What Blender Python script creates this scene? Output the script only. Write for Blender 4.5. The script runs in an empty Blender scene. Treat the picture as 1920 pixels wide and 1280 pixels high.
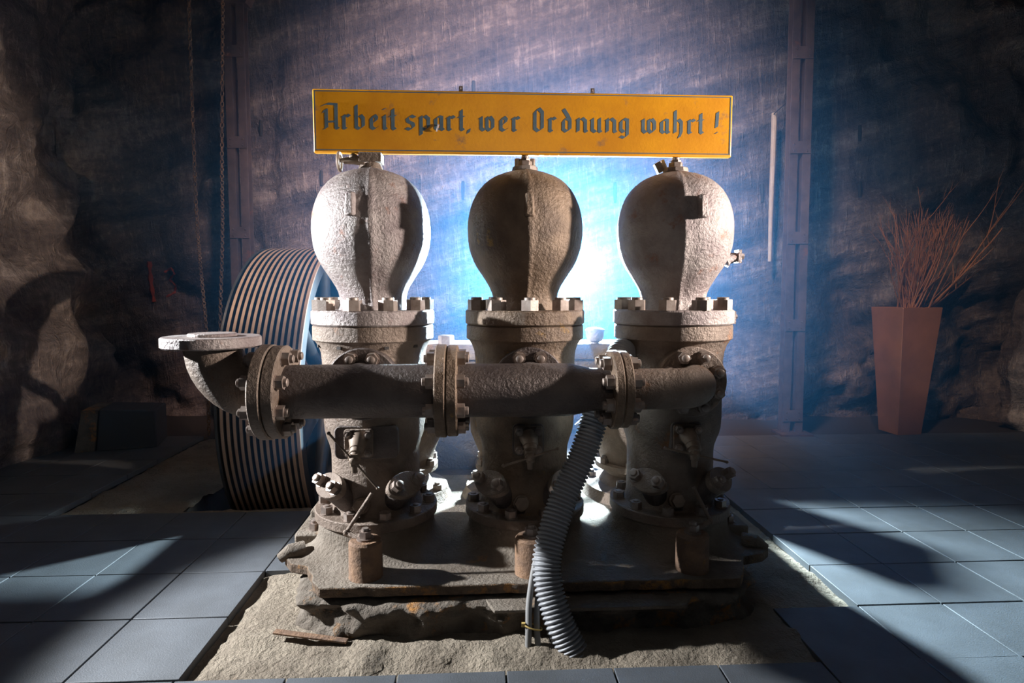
import bpy, math, random
from mathutils import Vector, Matrix, noise
R = math.radians
sc = bpy.context.scene
col = sc.collection
random.seed(7)

# ---------------------------------------------------------------- camera, world, lights, exposure
H = 1.35
PITCH = math.atan(90/1125)
cam_d = bpy.data.cameras.new('camera'); cam = bpy.data.objects.new('camera', cam_d); col.objects.link(cam)
cam_d.sensor_width = 36; cam_d.lens = 1125/1920*36; cam_d.clip_start = .05
cam.location = (0, 0, H); cam.rotation_euler = (math.pi/2-PITCH, 0, 0)
sc.camera = cam
sc.view_settings.view_transform = 'Standard'; sc.view_settings.look = 'None'
sc.view_settings.gamma = 1; sc.view_settings.use_curve_mapping = False
sc.view_settings.exposure = 0.0
w = bpy.data.worlds.new('cave_dark'); sc.world = w; w.use_nodes = True
w.node_tree.nodes['Background'].inputs[0].default_value = (.55, .72, 1, 1)
w.node_tree.nodes['Background'].inputs[1].default_value = .016
sc.cycles.use_denoising = True
sc.cycles.max_bounces = 5; sc.cycles.diffuse_bounces = 2; sc.cycles.glossy_bounces = 2
sc.cycles.volume_bounces = 0; sc.cycles.volume_step_rate = 4; sc.cycles.sample_clamp_indirect = 3

def lamp(name, kind, loc, energy, color, size=.05, target=None, cone=60, blend=.5):
    d = bpy.data.lights.new(name, kind); o = bpy.data.objects.new(name, d); col.objects.link(o)
    d.energy = energy; d.color = color; o.location = loc
    if kind == 'AREA': d.size = size
    else: d.shadow_soft_size = size
    if kind == 'SPOT': d.spot_size = R(cone); d.spot_blend = blend
    if target is not None:
        o.rotation_euler = (Vector(target)-Vector(loc)).to_track_quat('-Z', 'Y').to_euler()
    return o
lamp('back_lamp_light', 'SPOT', (.42, 4.98, 1.56), 3500, (.60, .83, 1), .05, (.30, 0, 1.0), 136, .6)
lamp('back_wall_light', 'SPOT', (.42, 5.05, 1.45), 190, (.22, .58, 1), .08, (.75, 6.6, 1.9), 150, 1)  # second spot, added to give the rock behind its blue glow
lamp('left_side_light', 'SPOT', (-3.85, 2.62, 2.0), 2050, (.90, .95, 1), .05, (-.2, 2.25, 1.0), 58, .35)
lamp('wheel_fill_light', 'SPOT', (-3.3, 2.2, 3.3), 420, (1, .74, .54), .08, (-1.65, 4.3, 1.45), 26, .7)  # added warm spot that brightens the top of the wheel
lamp('planter_fill_light', 'SPOT', (1.6, 2.6, 4.3), 330, (1, .72, .5), .1, (3.85, 5.85, 1.45), 30, .9)  # added warm spot to lift the planter and twigs
lamp('right_side_light', 'SPOT', (3.4, 2.3, 1.98), 1250, (1, .90, .84), .05, (.2, 2.8, 1.78), 36, .25)
lamp('front_fill_light', 'SPOT', (.2, .2, 2.4), 20, (1, .86, .74), .12, (0, 2.8, 1.6), 70, 1)
lamp('wall_wash_light', 'SPOT', (.2, 2.6, 4.6), 1900, (1, .80, .86), .3, (.2, 6.6, 2.2), 86, .9)  # unseen fill added under the ceiling to light the rock wall
lamp('left_rock_light', 'SPOT', (-3.7, 3.3, .5), 45, (1, .72, .42), .06, (-4.6, 4.6, 1.15), 60, .8)

# ---------------------------------------------------------------- frame of the machine (turned 2.8 degrees)
A = R(2.8); MX, MY = .061, 2.85
CA, SA = math.cos(A), math.sin(A)
def W(u, v, z=0): return Vector((MX+u*CA-v*SA, MY+u*SA+v*CA, z))

# ---------------------------------------------------------------- geometry helpers
def basis(d, up=(0, 0, 1)):
    d = Vector(d).normalized(); up = Vector(up)
    if abs(d.dot(up)) > .97: up = Vector((0, 1, 0))
    x = d.cross(up).normalized(); y = x.cross(d).normalized()
    return x, y, d
class Geo:
    def __init__(s): s.v = []; s.f = []
    def add(s, vs, fs):
        n = len(s.v); s.v += [Vector(p) for p in vs]; s.f += [tuple(i+n for i in f) for f in fs]; return s
    def box(s, c, size, rot=None):
        hx, hy, hz = [q/2 for q in size]; vs = []
        for z in (-hz, hz):
            for x, y in ((-hx, -hy), (hx, -hy), (hx, hy), (-hx, hy)):
                p = Vector((x, y, z))
                if rot is not None: p = rot @ p
                vs.append(p+Vector(c))
        return s.add(vs, [(3, 2, 1, 0), (4, 5, 6, 7), (0, 1, 5, 4), (1, 2, 6, 5), (2, 3, 7, 6), (3, 0, 4, 7)])
    def lathe(s, prof, org=(0, 0, 0), axis=(0, 0, 1), seg=48, fn=None, cap=True):
        x, y, d = basis(axis); org = Vector(org); vs = []; fs = []
        for j, (h, r) in enumerate(prof):
            for i in range(seg):
                a = 2*math.pi*i/seg; rr = r+(fn(h, a, r) if fn else 0)
                vs.append(org+d*h+x*(rr*math.cos(a))+y*(rr*math.sin(a)))
        for j in range(len(prof)-1):
            for i in range(seg):
                k = (i+1) % seg
                fs.append((j*seg+i, j*seg+k, (j+1)*seg+k, (j+1)*seg+i))
        if cap:
            fs.append(tuple(range(seg))[::-1]); fs.append(tuple((len(prof)-1)*seg+i for i in range(seg)))
        return s.add(vs, fs)
    def cyl(s, p0, p1, r0, r1=None, seg=24):
        p0 = Vector(p0); p1 = Vector(p1); d = p1-p0
        return s.lathe([(0, r0), (d.length, r0 if r1 is None else r1)], p0, d, seg)
    def disc(s, org, axis, r, t, seg=56, b=.004, hole=0):
        return s.lathe([(0, r-b), (b, r), (t-b, r), (t, r-b)], org, axis, seg)
    def tube(s, path, r, seg=12, cap=True, rfn=None):
        path = [Vector(p) for p in path]; vs = []; fs = []; n = len(path)
        t0 = (path[1]-path[0]).normalized(); x, y, _ = basis(t0)
        for j, p in enumerate(path):
            t = (path[min(j+1, n-1)]-path[max(j-1, 0)]).normalized()
            x = (x-t*x.dot(t)).normalized(); y = t.cross(x)
            rr = rfn(j) if rfn else (r[j] if isinstance(r, (list, tuple)) else r)
            for i in range(seg):
                a = 2*math.pi*i/seg; vs.append(p+x*(rr*math.cos(a))+y*(rr*math.sin(a)))
        for j in range(n-1):
            for i in range(seg):
                k = (i+1) % seg; fs.append((j*seg+i, j*seg+k, (j+1)*seg+k, (j+1)*seg+i))
        if cap:
            fs.append(tuple(range(seg))[::-1]); fs.append(tuple((n-1)*seg+i for i in range(seg)))
        return s.add(vs, fs)
    def prism(s, pts, z0, z1, fn=None):
        n = len(pts); vs = [Vector((x, y, z0)) for x, y in pts]+[Vector((x, y, z1)) for x, y in pts]
        fs = [tuple(range(n))[::-1], tuple(range(n, 2*n))]+[(i, (i+1) % n, n+(i+1) % n, n+i) for i in range(n)]
        if fn: vs = [fn(p) for p in vs]
        return s.add(vs, fs)
    def hexa(s, org, axis, af, h, ang=0):
        r = af/2/math.cos(math.pi/6); x, y, d = basis(axis); org = Vector(org)
        pts = [(r*math.cos(ang+math.pi/3*i), r*math.sin(ang+math.pi/3*i)) for i in range(6)]
        return s.prism(pts, 0, h, lambda p: org+x*p.x+y*p.y+d*p.z)
    def ball(s, c, r, seg=12, rings=8, sc_=(1, 1, 1)):
        vs = []; fs = []
        for j in range(1, rings):
            t = math.pi*j/rings
            for i in range(seg):
                a = 2*math.pi*i/seg
                vs.append(Vector(c)+Vector((r*sc_[0]*math.sin(t)*math.cos(a), r*sc_[1]*math.sin(t)*math.sin(a), r*sc_[2]*math.cos(t))))
        vs += [Vector(c)+Vector((0, 0, r*sc_[2])), Vector(c)-Vector((0, 0, r*sc_[2]))]
        for j in range(rings-2):
            for i in range(seg):
                k = (i+1) % seg; fs.append((j*seg+i, (j+1)*seg+i, (j+1)*seg+k, j*seg+k))
        T = (rings-1)*seg
        for i in range(seg):
            k = (i+1) % seg; fs.append((T, i, k)); fs.append((T+1, (rings-2)*seg+k, (rings-2)*seg+i))
        return s.add(vs, fs)
    def mesh(s, name, mat, sharp=35):
        m = bpy.data.meshes.new(name); m.from_pydata([tuple(p) for p in s.v], [], s.f); m.update()
        m.materials.append(mat)
        for p in m.polygons: p.use_smooth = True
        m.set_sharp_from_angle(angle=R(sharp)); return m
    def build(s, name, mat, parent=None, bevel=0, sharp=35, origin=None):
        if origin is not None:
            og = Vector(origin); s.v = [p-og for p in s.v]
        o = bpy.data.objects.new(name, s.mesh(name, mat, sharp)); col.objects.link(o)
        if origin is not None: o.location = og
        if parent: o.parent = parent
        if bevel:
            b = o.modifiers.new('bevel', 'BEVEL'); b.width = bevel; b.segments = 2; b.limit_method = 'ANGLE'; b.angle_limit = R(40)
        return o
def tag(o, label=None, cat=None, group=None, kind=None):
    for k, v in (('label', label), ('category', cat), ('group', group), ('kind', kind)):
        if v: o[k] = v
    return o
def empty(name, loc, rz=0):
    o = bpy.data.objects.new(name, None); col.objects.link(o); o.location = loc; o.rotation_euler.z = rz
    o.empty_display_size = .1; return o
def inst(name, mesh, parent, loc, axis=(0, 0, 1), spin=0):
    o = bpy.data.objects.new(name, mesh); col.objects.link(o); o.parent = parent
    o.matrix_local = Matrix.Translation(Vector(loc)) @ Vector(axis).normalized().to_track_quat('Z', 'Y').to_matrix().to_4x4() @ Matrix.Rotation(spin, 4, 'Z')
    return o

# ---------------------------------------------------------------- materials
def mat(name, base, rough=.6, metal=0, dark=None, scale=6, rust=None, rust_amt=.5, rust_scale=4, bump=.3, bscale=60, bdist=.004, spec=.5, stretch=(1, 1, 1), fine=True):
    m = bpy.data.materials.new(name); m.use_nodes = True; nt = m.node_tree; N = nt.nodes; L = nt.links
    b = N['Principled BSDF']; b.inputs['Roughness'].default_value = rough; b.inputs['Metallic'].default_value = metal
    b.inputs['Specular IOR Level'].default_value = spec
    tc = N.new('ShaderNodeTexCoord'); mp = N.new('ShaderNodeMapping'); mp.inputs['Scale'].default_value = stretch
    L.new(tc.outputs['Object'], mp.inputs[0])
    def nz(sc_, det=6, r=.6):
        n = N.new('ShaderNodeTexNoise'); n.inputs['Scale'].default_value = sc_; n.inputs['Detail'].default_value = det
        n.inputs['Roughness'].default_value = r; L.new(mp.outputs[0], n.inputs['Vector']); return n.outputs['Fac']
    def mix(fac, a, c):
        x = N.new('ShaderNodeMix'); x.data_type = 'RGBA'
        L.new(fac, x.inputs['Factor'])
        for sock, val in ((x.inputs['A'], a), (x.inputs['B'], c)):
            if isinstance(val, tuple): sock.default_value = (*val, 1)
            else: L.new(val, sock)
        return x.outputs['Result']
    def ramp(fac, lo, hi):
        x = N.new('ShaderNodeMapRange'); x.inputs['From Min'].default_value = lo; x.inputs['From Max'].default_value = hi
        L.new(fac, x.inputs['Value']); return x.outputs['Result']
    c = base
    if dark: c = mix(ramp(nz(scale), .35, .65), base, dark)
    if rust: c = mix(ramp(nz(rust_scale, 8, .7), rust_amt, rust_amt+.12), c, rust)
    if isinstance(c, tuple): b.inputs['Base Color'].default_value = (*c, 1)
    else: L.new(c, b.inputs['Base Color'])
    if bump:
        bp = N.new('ShaderNodeBump'); bp.inputs['Strength'].default_value = bump; bp.inputs['Distance'].default_value = bdist
        L.new(nz(bscale, 5, .65), bp.inputs['Height']); L.new(bp.outputs[0], b.inputs['Normal'])
    m['tools'] = 1
    return m
IRON = mat('cast_iron', (.26, .195, .15), .55, .25, (.13, .09, .065), 5, (.26, .11, .04), .60, 5, 1, 62, .009)
IRON_PALE = mat('cast_iron_dusty', (.40, .34, .31), .50, .25, (.22, .17, .16), 7, (.26, .10, .05), .58, 9, 1, 62, .009)
IRON_BROWN = mat('cast_iron_brown', (.25, .17, .11), .50, .25, (.11, .07, .045), 6, (.42, .22, .02), .63, 6, 1, 62, .009)
IRON_DARK = mat('cast_iron_dark', (.14, .11, .095), .45, .35, (.08, .06, .055), 6, (.45, .22, .02), .70, 5, .9, 60, .008)
IRON_RUST = mat('iron_rusty', (.28, .16, .09), .8, .1, (.15, .09, .06), 12, (.40, .19, .04), .58, 8, 1, 60, .008)
IRON_CRUST = mat('rust_crust', (.20, .13, .08), .9, 0, (.09, .06, .04), 14, (.50, .22, .05), .53, 9, 1, 40, .02)
DUSTY = mat('iron_under_dust', (.25, .205, .16), .85, 0, (.14, .105, .075), 4, (.32, .15, .04), .62, 6, 1, 60, .016)
NUT = mat('nut_steel', (.34, .28, .24), .45, .45, (.22, .16, .13), 20, None, .5, 4, .4, 120, .002)
BRASS = mat('tarnished_brass', (.26, .19, .14), .6, .2, (.16, .115, .08), 20, None, .5, 4, .3, 120, .002)
CONC = mat('crumbling_concrete', (.20, .165, .13), .95, 0, (.10, .075, .055), 9, (.46, .20, .045), .54, 7, 1, 45, .02)
SAND = mat('sand', (.33, .27, .20), .95, 0, (.21, .165, .12), 3, (.26, .16, .09), .62, 3, 1, 38, .03)
SAND_FAR = mat('packed_earth', (.20, .15, .115), .95, 0, (.13, .095, .07), 3, None, .6, 3, 1, 60, .010)
TILE = mat('stone_tile', (.105, .113, .125), .6, 0, (.078, .083, .09), 4, (.13, .12, .105), .64, 2, .6, 170, .0025)
GROUT = mat('floor_screed', (.05, .042, .038), .9, 0, None, 4, None, .6, 3, .5, 60, .004)
WHEEL = mat('wheel_ridge_pale', (.42, .31, .24), .55, .15, (.30, .20, .15), 3, None, .6, 3, .2, 50, .002)  # paler tone for the ridges and right rim edge than the grooves
WHEEL_D = mat('wheel_iron', (.06, .065, .075), .5, .3, (.04, .045, .05), 4, None, .6, 3, .2, 50, .002)
POST = mat('post_paint', (.16, .115, .11), .6, .2, (.09, .065, .065), 6, (.24, .10, .06), .6, 5, .3, 50, .003)
HOSE = mat('grey_plastic', (.30, .30, .31), .42, 0, (.24, .24, .25), 3, None, .6, 3, .1, 80, .001)
CABLE = mat('grey_rubber', (.22, .21, .20), .6, 0, None, 3, None, .6, 3, .1, 80, .001)
PLANT = mat('rusty_planter', (.38, .16, .07), .55, .1, (.26, .11, .05), 3, None, .6, 3, .3, 50, .002)
TWIG = mat('dry_twig', (.40, .17, .08), .8, 0, (.24, .11, .06), 8, None, .6, 3, .1, 50, .001)
WOODP = mat('pale_wood', (.60, .50, .38), .8, 0, (.45, .36, .28), 8, None, .6, 3, .3, 50, .001)
YELLOW = mat('yellow_enamel', (.74, .31, .004), .42, 0, (.60, .23, .004), 4, (.30, .15, .06), .60, 9, .35, 90, .002)
BLUE = mat('faded_blue_paint', (.055, .095, .125), .7, 0, (.085, .13, .155), 20, (.30, .18, .05), .66, 40, .2, 90, .001)
REDP = mat('red_marking', (.45, .07, .02), .9, 0, (.28, .05, .02), 10)
TIE = mat('yellow_tie', (.55, .38, .12), .6)
BOXM = mat('dark_board', (.055, .055, .06), .8, 0, None, 3, None, .6, 3, .2, 50, .001)
LEDM = bpy.data.materials.new('lamp_lens'); LEDM.use_nodes = True
LEDM.node_tree.nodes['Principled BSDF'].inputs['Emission Color'].default_value = (.5, .8, 1, 1)
LEDM.node_tree.nodes['Principled BSDF'].inputs['Emission Strength'].default_value = 12

def rock_mat():
    m = bpy.data.materials.new('salt_rock'); m.use_nodes = True; nt = m.node_tree; N = nt.nodes; L = nt.links
    b = N['Principled BSDF']; b.inputs['Roughness'].default_value = .85
    tc = N.new('ShaderNodeTexCoord')
    def nz(rot, scl, s_, det=6, r=.6):
        mp = N.new('ShaderNodeMapping'); mp.vector_type = 'TEXTURE'; mp.inputs['Scale'].default_value = [1/q for q in scl]; mp.inputs['Rotation'].default_value = rot
        L.new(tc.outputs['Object'], mp.inputs[0])
        n = N.new('ShaderNodeTexNoise'); n.inputs['Scale'].default_value = s_; n.inputs['Detail'].default_value = det; n.inputs['Roughness'].default_value = r
        L.new(mp.outputs[0], n.inputs[0]); return n.outputs['Fac']
    def rng(f, lo, hi, a=0, c=1):
        x = N.new('ShaderNodeMapRange'); x.inputs[1].default_value = lo; x.inputs[2].default_value = hi; x.inputs[3].default_value = a; x.inputs[4].default_value = c
        L.new(f, x.inputs[0]); return x.outputs[0]
    def mul(a, c):
        x = N.new('ShaderNodeMath'); x.operation = 'MULTIPLY'; L.new(a, x.inputs[0])
        if isinstance(c, float): x.inputs[1].default_value = c
        else: L.new(c, x.inputs[1])
        return x.outputs[0]
    def add(a, c):
        x = N.new('ShaderNodeMath'); x.operation = 'ADD'; L.new(a, x.inputs[0]); L.new(c, x.inputs[1]); return x.outputs[0]
    strata = nz((0, R(-17), 0), (.30, .5, 1.7), 1.5, 8, .68)     # slanting beds
    vert = nz((0, R(-2), 0), (5, 5, .55), 2.4, 6, .7)            # run-down streaks
    fine = nz((0, 0, 0), (1, 1, 1), 14, 6, .7)
    scr = nz((0, R(-3), 0), (20, 20, 1.5), 1.6, 3, .6)
    base_ = add(mul(rng(strata, .38, .62), .50), add(mul(rng(vert, .42, .72), .22), mul(rng(fine, .34, .66), .22)))
    f = add(base_, mul(rng(scr, .54, .72), .22))
    cr = N.new('ShaderNodeValToRGB'); e = cr.color_ramp.elements
    e[0].position = .12; e[0].color = (.07, .055, .06, 1); e[1].position = .95; e[1].color = (.50, .42, .39, 1)
    e2 = cr.color_ramp.elements.new(.5); e2.color = (.185, .148, .14, 1)
    L.new(f, cr.inputs[0]); L.new(cr.outputs[0], b.inputs['Base Color'])
    bp = N.new('ShaderNodeBump'); bp.inputs['Strength'].default_value = 1; bp.inputs['Distance'].default_value = .07
    L.new(f, bp.inputs['Height']); L.new(bp.outputs[0], b.inputs['Normal'])
    return m
ROCK = rock_mat()

# ---------------------------------------------------------------- the setting: rock walls, ceiling, floor
def catmull(P, n):
    P = [Vector(p) for p in P]; out = []
    Q = [P[0]*2-P[1]]+P+[P[-1]*2-P[-2]]
    for i in range(1, len(Q)-2):
        for k in range(n):
            t = k/n; a, b, c, d = Q[i-1], Q[i], Q[i+1], Q[i+2]
            out.append(.5*((2*b)+(c-a)*t+(2*a-5*b+4*c-d)*t*t+(3*b-a-3*c+d)*t**3))
    out.append(P[-1]); return out
def smooth(x, a, b):
    t = min(1, max(0, (x-a)/(b-a))); return t*t*(3-2*t)
def rockwall(name, path, z0, z1, step, facing, amt=1.0):
    P = catmull(path, 12); L_ = [0]
    for a, b in zip(P, P[1:]): L_.append(L_[-1]+(b-a).length)
    n = int(L_[-1]/step); nzv = int((z1-z0)/step); vs = []; fs = []; j = 0
    for i in range(n+1):
        s = L_[-1]*i/n
        while j < len(P)-2 and L_[j+1] < s: j += 1
        t = (s-L_[j])/(L_[j+1]-L_[j]); p = P[j].lerp(P[j+1], t); d = (P[j+1]-P[j]).normalized()
        nr = Vector((d.y, -d.x, 0))*facing
        for k in range(nzv+1):
            z = z0+(z1-z0)*k/nzv; q = Vector((p.x, p.y, z))
            rough = smooth(abs(p.x-.4), 1.6, 4.2)*amt
            low = 1-smooth(z, .6, 2.0)
            h = .05*noise.fractal(Vector((q.x*1.2, q.y, z*2.2+q.x*.4)), 1, 2, 5)
            r1 = noise.ridged_multi_fractal(Vector((q.x*.8+3, q.y*.8, z*.8)), 1, 2, 4, 1, 2)-1.0
            h += (rough*.22+low*smooth(p.x, 1.0, 2.4)*.22)*r1
            if rough > .2:
                c = noise.voronoi(Vector((q.x*1.1+.3*noise.noise(q*2), q.y*1.1, z*.8+.3*noise.noise(q*1.7))))[0]
                h += rough*.30*(.5-(c[1]-c[0]))*(1 if q.x < 0 else .35)
            h += .28*low*rough
            h += rough*(.07*noise.fractal(q*3.1, 1, 2, 4)+.06*(1-abs(noise.noise(q*2.3))*4)*.4)
            h = max(h, -.2)
            vs.append(q+nr*h)
    m = nzv+1
    for i in range(n):
        for k in range(nzv): fs.append((i*m+k, (i+1)*m+k, (i+1)*m+k+1, i*m+k+1))
    g = Geo(); g.add(vs, fs); o = g.build(name, ROCK, sharp=50); tag(o, kind='structure'); return o
rockwall('wall_back', [(-4.6, 6.2, 0), (-3.6, 6.55, 0), (-1.5, 6.6, 0), (1.5, 6.6, 0), (3.6, 6.5, 0), (5.6, 6.1, 0)], -.1, 5.65, .04, -1)
rockwall('wall_left', [(-4.6, .4, 0), (-4.75, 2.5, 0), (-4.45, 3.9, 0), (-4.25, 4.7, 0), (-4.45, 5.5, 0), (-4.65, 6.3, 0)], -.1, 5.65, .05, 1, .8)
rockwall('wall_right', [(5.9, .4, 0), (6.0, 2.5, 0), (5.8, 4.5, 0), (5.5, 6.25, 0)], -.1, 5.65, .07, -1, .8)
g = Geo(); n = 60
for i in range(n+1):
    for k in range(n+1):
        x = -6+13*i/n; y = -1+8.6*k/n
        g.v.append(Vector((x, y, 5.38+.2*noise.noise(Vector((x, y, 0))*1.2))))
g.f = [(i*(n+1)+k, i*(n+1)+k+1, (i+1)*(n+1)+k+1, (i+1)*(n+1)+k) for i in range(n) for k in range(n)]
tag(g.build('ceiling', ROCK), kind='structure')

def in_pit(u, v):
    # the opening in the tiles where the machine stands
    if v < -.795: return False
    if v < -.41: return -1.265 < u < 1.04
    if v < .36: return -1.265+max(0, v-.25)*.0 < u < 1.415
    if v < .86: return -1.09 < u < 1.43
    return -2.82 < u < 1.6 if v < 2.9 else False
g = Geo(); GAP = .006
def tile(u0, u1, v0, v1):
    dz = random.uniform(-.0012, .0012); rot = Matrix.Rotation(random.uniform(-.0015, .0015), 3, 'X') @ Matrix.Rotation(random.uniform(-.0015, .0015), 3, 'Y')
    g.box(((u0+u1)/2, (v0+v1)/2, -.02+dz), (u1-u0-GAP, v1-v0-GAP, .04), rot)
VL = [-.785+.412*k for k in range(-8, 12)]; VR = [-.80+.387*k for k in range(-8, 16)]
for a, b in zip(VR, VR[1:]):                                                # right of the pit
    for k in range(0, 14):
        u0 = 1.042+.379*k
        if b > 2.9: continue
        if k == 0 and a > -.5: continue
        if a < -.81: continue
        tile(u0, u0+.379, a, b)
for a, b in zip(VL, VL[1:]):                                                # left of the pit
    for k in range(0, 9):
        u1 = -1.268-.397*k
        if a < -.80: continue
        if b > .90 and u1 > -2.83: continue
        if b > 2.95: continue
        tile(u1-.397, u1, a, b)
tile(-1.268, -1.09, .045, .245); tile(-1.268, -1.09, .45, .60); tile(-1.268, -1.20, .245, .45); tile(-1.268, -1.225, .60, .862)
for k in range(-10, 11):                                                    # rows in front
    for j in range(4):
        tile(1.04-.387*(k+1), 1.04-.387*k, -.79-.4*(j+1), -.79-.4*j)
fl = g.build('floor', TILE, bevel=.003); fl.location = W(0, 0, 0); fl.rotation_euler.z = A; tag(fl, kind='structure')
g = Geo()                                                                   # screed under the tiles, open where the wheel runs
for (u0, u1, v0, v1) in ((-7, -2.14, -4, 4.8), (-1.26, 7, -4, 4.8), (-2.14, -1.26, -4, .97), (-2.14, -1.26, 3.24, 4.8)):
    g.box(((u0+u1)/2, (v0+v1)/2, -.16), (u1-u0, v1-v0, .2))
g.box((-1.70, 2.1, -.86), (.98, 2.4, .02)); g.box((-1.70, .96, -.55), (.90, .02, .62)); g.box((-2.15, 2.1, -.55), (.02, 2.3, .62)); g.box((-1.25, 2.1, -.55), (.02, 2.3, .62)); g.box((-1.70, 3.25, -.55), (.90, .02, .62))
o = g.build('floor', GROUT); o.location = W(0, 0, 0); o.rotation_euler.z = A; tag(o, kind='structure')

# sand in the pit: a displaced sheet, with an opening for the wheel
def sand_h(u, v):
    p = Vector((u, v, 0))
    h = -.022+.010*noise.fractal(p*2.5, 1, 2, 4)+.026*max(0, noise.fractal(p*7, 1, 2, 3)-.02)-.014*max(0, noise.noise(p*13+Vector((3, 1, 0)))-.15)+.005*noise.noise(p*45)
    edge = min(u+1.265, 1.415-u, v+.79)
    if -.79 < v < .3: h += .010*smooth(v, -.9, -.45)*(1-smooth(abs(u), .9, 1.3))
    if v < -.42: h += .018*smooth(-.42-v, 0, .15)*max(0, noise.noise(p*6+Vector((5, 0, 0)))+.4)
    if edge < .12: h -= .018*(1-smooth(edge, 0, .12))
    return min(h, .05)
g = Geo(); S = .025; idx = {}
def sv(i, k):
    if (i, k) not in idx:
        u = i*S; v = k*S; idx[(i, k)] = len(g.v); g.v.append(Vector((u, v, sand_h(u, v))))
    return idx[(i, k)]
def wheel_hole(u, v):
    e = .05*noise.noise(Vector((u*5, v*5, 3)))
    return -2.06+max(0, 1.6-v)*-.1 < u < -1.28 and 1.0+e < v < 3.2
for i in range(-114, 66):
    for k in range(-33, 116):
        u = (i+.5)*S; v = (k+.5)*S
        ok = False
        if v < -.43: ok = -1.29 < u < 1.06
        elif v < .87: ok = -1.29 < u < 1.44
        else: ok = -2.84 < u < 1.44
        if wheel_hole(u, v): ok = False
        if ok: g.f.append((sv(i, k), sv(i+1, k), sv(i+1, k+1), sv(i, k+1)))
o = g.build('sand', SAND, sharp=60); o.location = W(0, 0, 0); o.rotation_euler.z = A
tag(o, 'pale trodden sand and earth filling the gap in the floor tiles around the pump', 'sand', kind='stuff')
# ---------------------------------------------------------------- shared fastener meshes
def nut_mesh(name, af, h, stud_r, stud_h, material, washer=0):
    g = Geo()
    if washer: g.lathe([(0, af*.62), (.004, af*.62)], seg=20)
    z = .004 if washer else 0
    g.hexa((0, 0, z), (0, 0, 1), af, h); g.lathe([(z+h, stud_r), (z+h+stud_h-.002, stud_r), (z+h+stud_h, stud_r-.003)], seg=14)
    m = g.mesh(name, material); return m
NUT_BIG = nut_mesh('hex_bolt_head', .072, .046, .026, .012, NUT)
NUT_MID = nut_mesh('flange_nut', .048, .028, .016, .014, NUT, 1)
NUT_SM = nut_mesh('small_nut', .030, .018, .009, .010, NUT, 1)
NUT_BASE = nut_mesh('base_bolt', .048, .030, .014, .006, NUT, 1)

# ================================================================ THE PUMP
pump = tag(empty('piston_pump', W(0, 0, 0), A), 'old rusty three cylinder piston pump with three bulbous air vessels, standing in the sand pit', 'pump')
US = (-.711, 0, .711)
# bed plate ------------------------------------------------------
pts = [(-.86, -.50), (.86, -.50), (.90, -.44), (.96, -.30), (1.06, -.27), (1.115, -.22), (1.10, -.14), (1.0, -.06), (1.0, .98), (-1.0, .98), (-1.0, -.06), (-1.06, -.12), (-1.09, -.20), (-1.04, -.27), (-.96, -.30), (-.90, -.44)]
g = Geo(); bed_pts = []
for i, (a, b) in enumerate(zip(pts, pts[1:]+pts[:1])):
    n = max(1, int(math.hypot(b[0]-a[0], b[1]-a[1])/.03))
    for k in range(n):
        t = k/n; x = a[0]+(b[0]-a[0])*t; y = a[1]+(b[1]-a[1])*t
        q = .010*noise.noise(Vector((x*14, y*14, 0))); bed_pts.append((x+q, y+q))
g.prism(bed_pts, .135, .178)
bed = g.build('bed_plate', DUSTY, pump, bevel=.006)
bed.data.materials.append(IRON_CRUST)
for p in bed.data.polygons:
    if abs(p.normal.z) < .5: p.material_index = 1
g = Geo()                                                                   # raised lip and dust-drifted slope
for u in US:
    def fn(h, a, r): return .012*noise.noise(Vector((math.cos(a)*2+u*7, math.sin(a)*2, h*6)))*min(1, (r-.2)*8)
    g = Geo().lathe([(.16, .385), (.178, .37), (.186, .335), (.198, .308), (.215, .288), (.235, .277), (.26, .273), (.308, .272)], (u, 0, 0), seg=64, fn=fn)
    g.build('pedestal', DUSTY, pump)
for s in (-1, 1):
    g = Geo().box((s*1.0, .12, .20), (.16, .42, .07)); g.box((s*1.0, .2, .245), (.13, .16, .05))
    e = g.build('side_ledge', DUSTY, pump, bevel=.01)
    for (x, y, z) in ((1.0, -.03, .235), (1.0, .20, .27), (.95, .30, .235)):
        inst('anchor_nut', NUT_MID, e, (s*x, y, z), spin=random.random())
    g = Geo().tube([(s*1.02, -.16, .185), (s*1.07, -.19, .195), (s*1.11, -.20, .17)], [.045, .034, .022], 12)
    g.build('foot_lug', DUSTY, pump)
# front bosses ---------------------------------------------------
for i, u in enumerate((-.69, .0, .69)):
    g = Geo().lathe([(.165, .078), (.18, .070), (.325, .068), (.335, .060)], (u, -.40, 0), seg=32)
    b = g.build('front_boss', IRON_RUST, pump)
    g = Geo().lathe([(.333, .036), (.342, .036)], (u, -.40, 0), seg=24); g.hexa((u, -.40, .342), (0, 0, 1), .046, .028, .3)
    g.lathe([(.37, .016), (.382, .014)], (u, -.40, 0), seg=14)
    g.build('boss_nut', NUT, b)
for (p0, p1) in (((-.775, -.37, .352), (-.672, -.33, .505)), ((.79, -.34, .36), (.725, -.30, .50))):
    d = (Vector(p1)-Vector(p0)).normalized(); s = 1 if p0[0] < 0 else -1
    g = Geo().cyl(p0, p1, .0085, seg=12); g.ball(p0, .014); g.tube([p0, Vector(p0)+Vector((s*.035, -.01, -.015)), (s*-.70, -.385, .338)], [.012, .013, .016], 8)
    g.build('drain_lever', IRON, pump)
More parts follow.
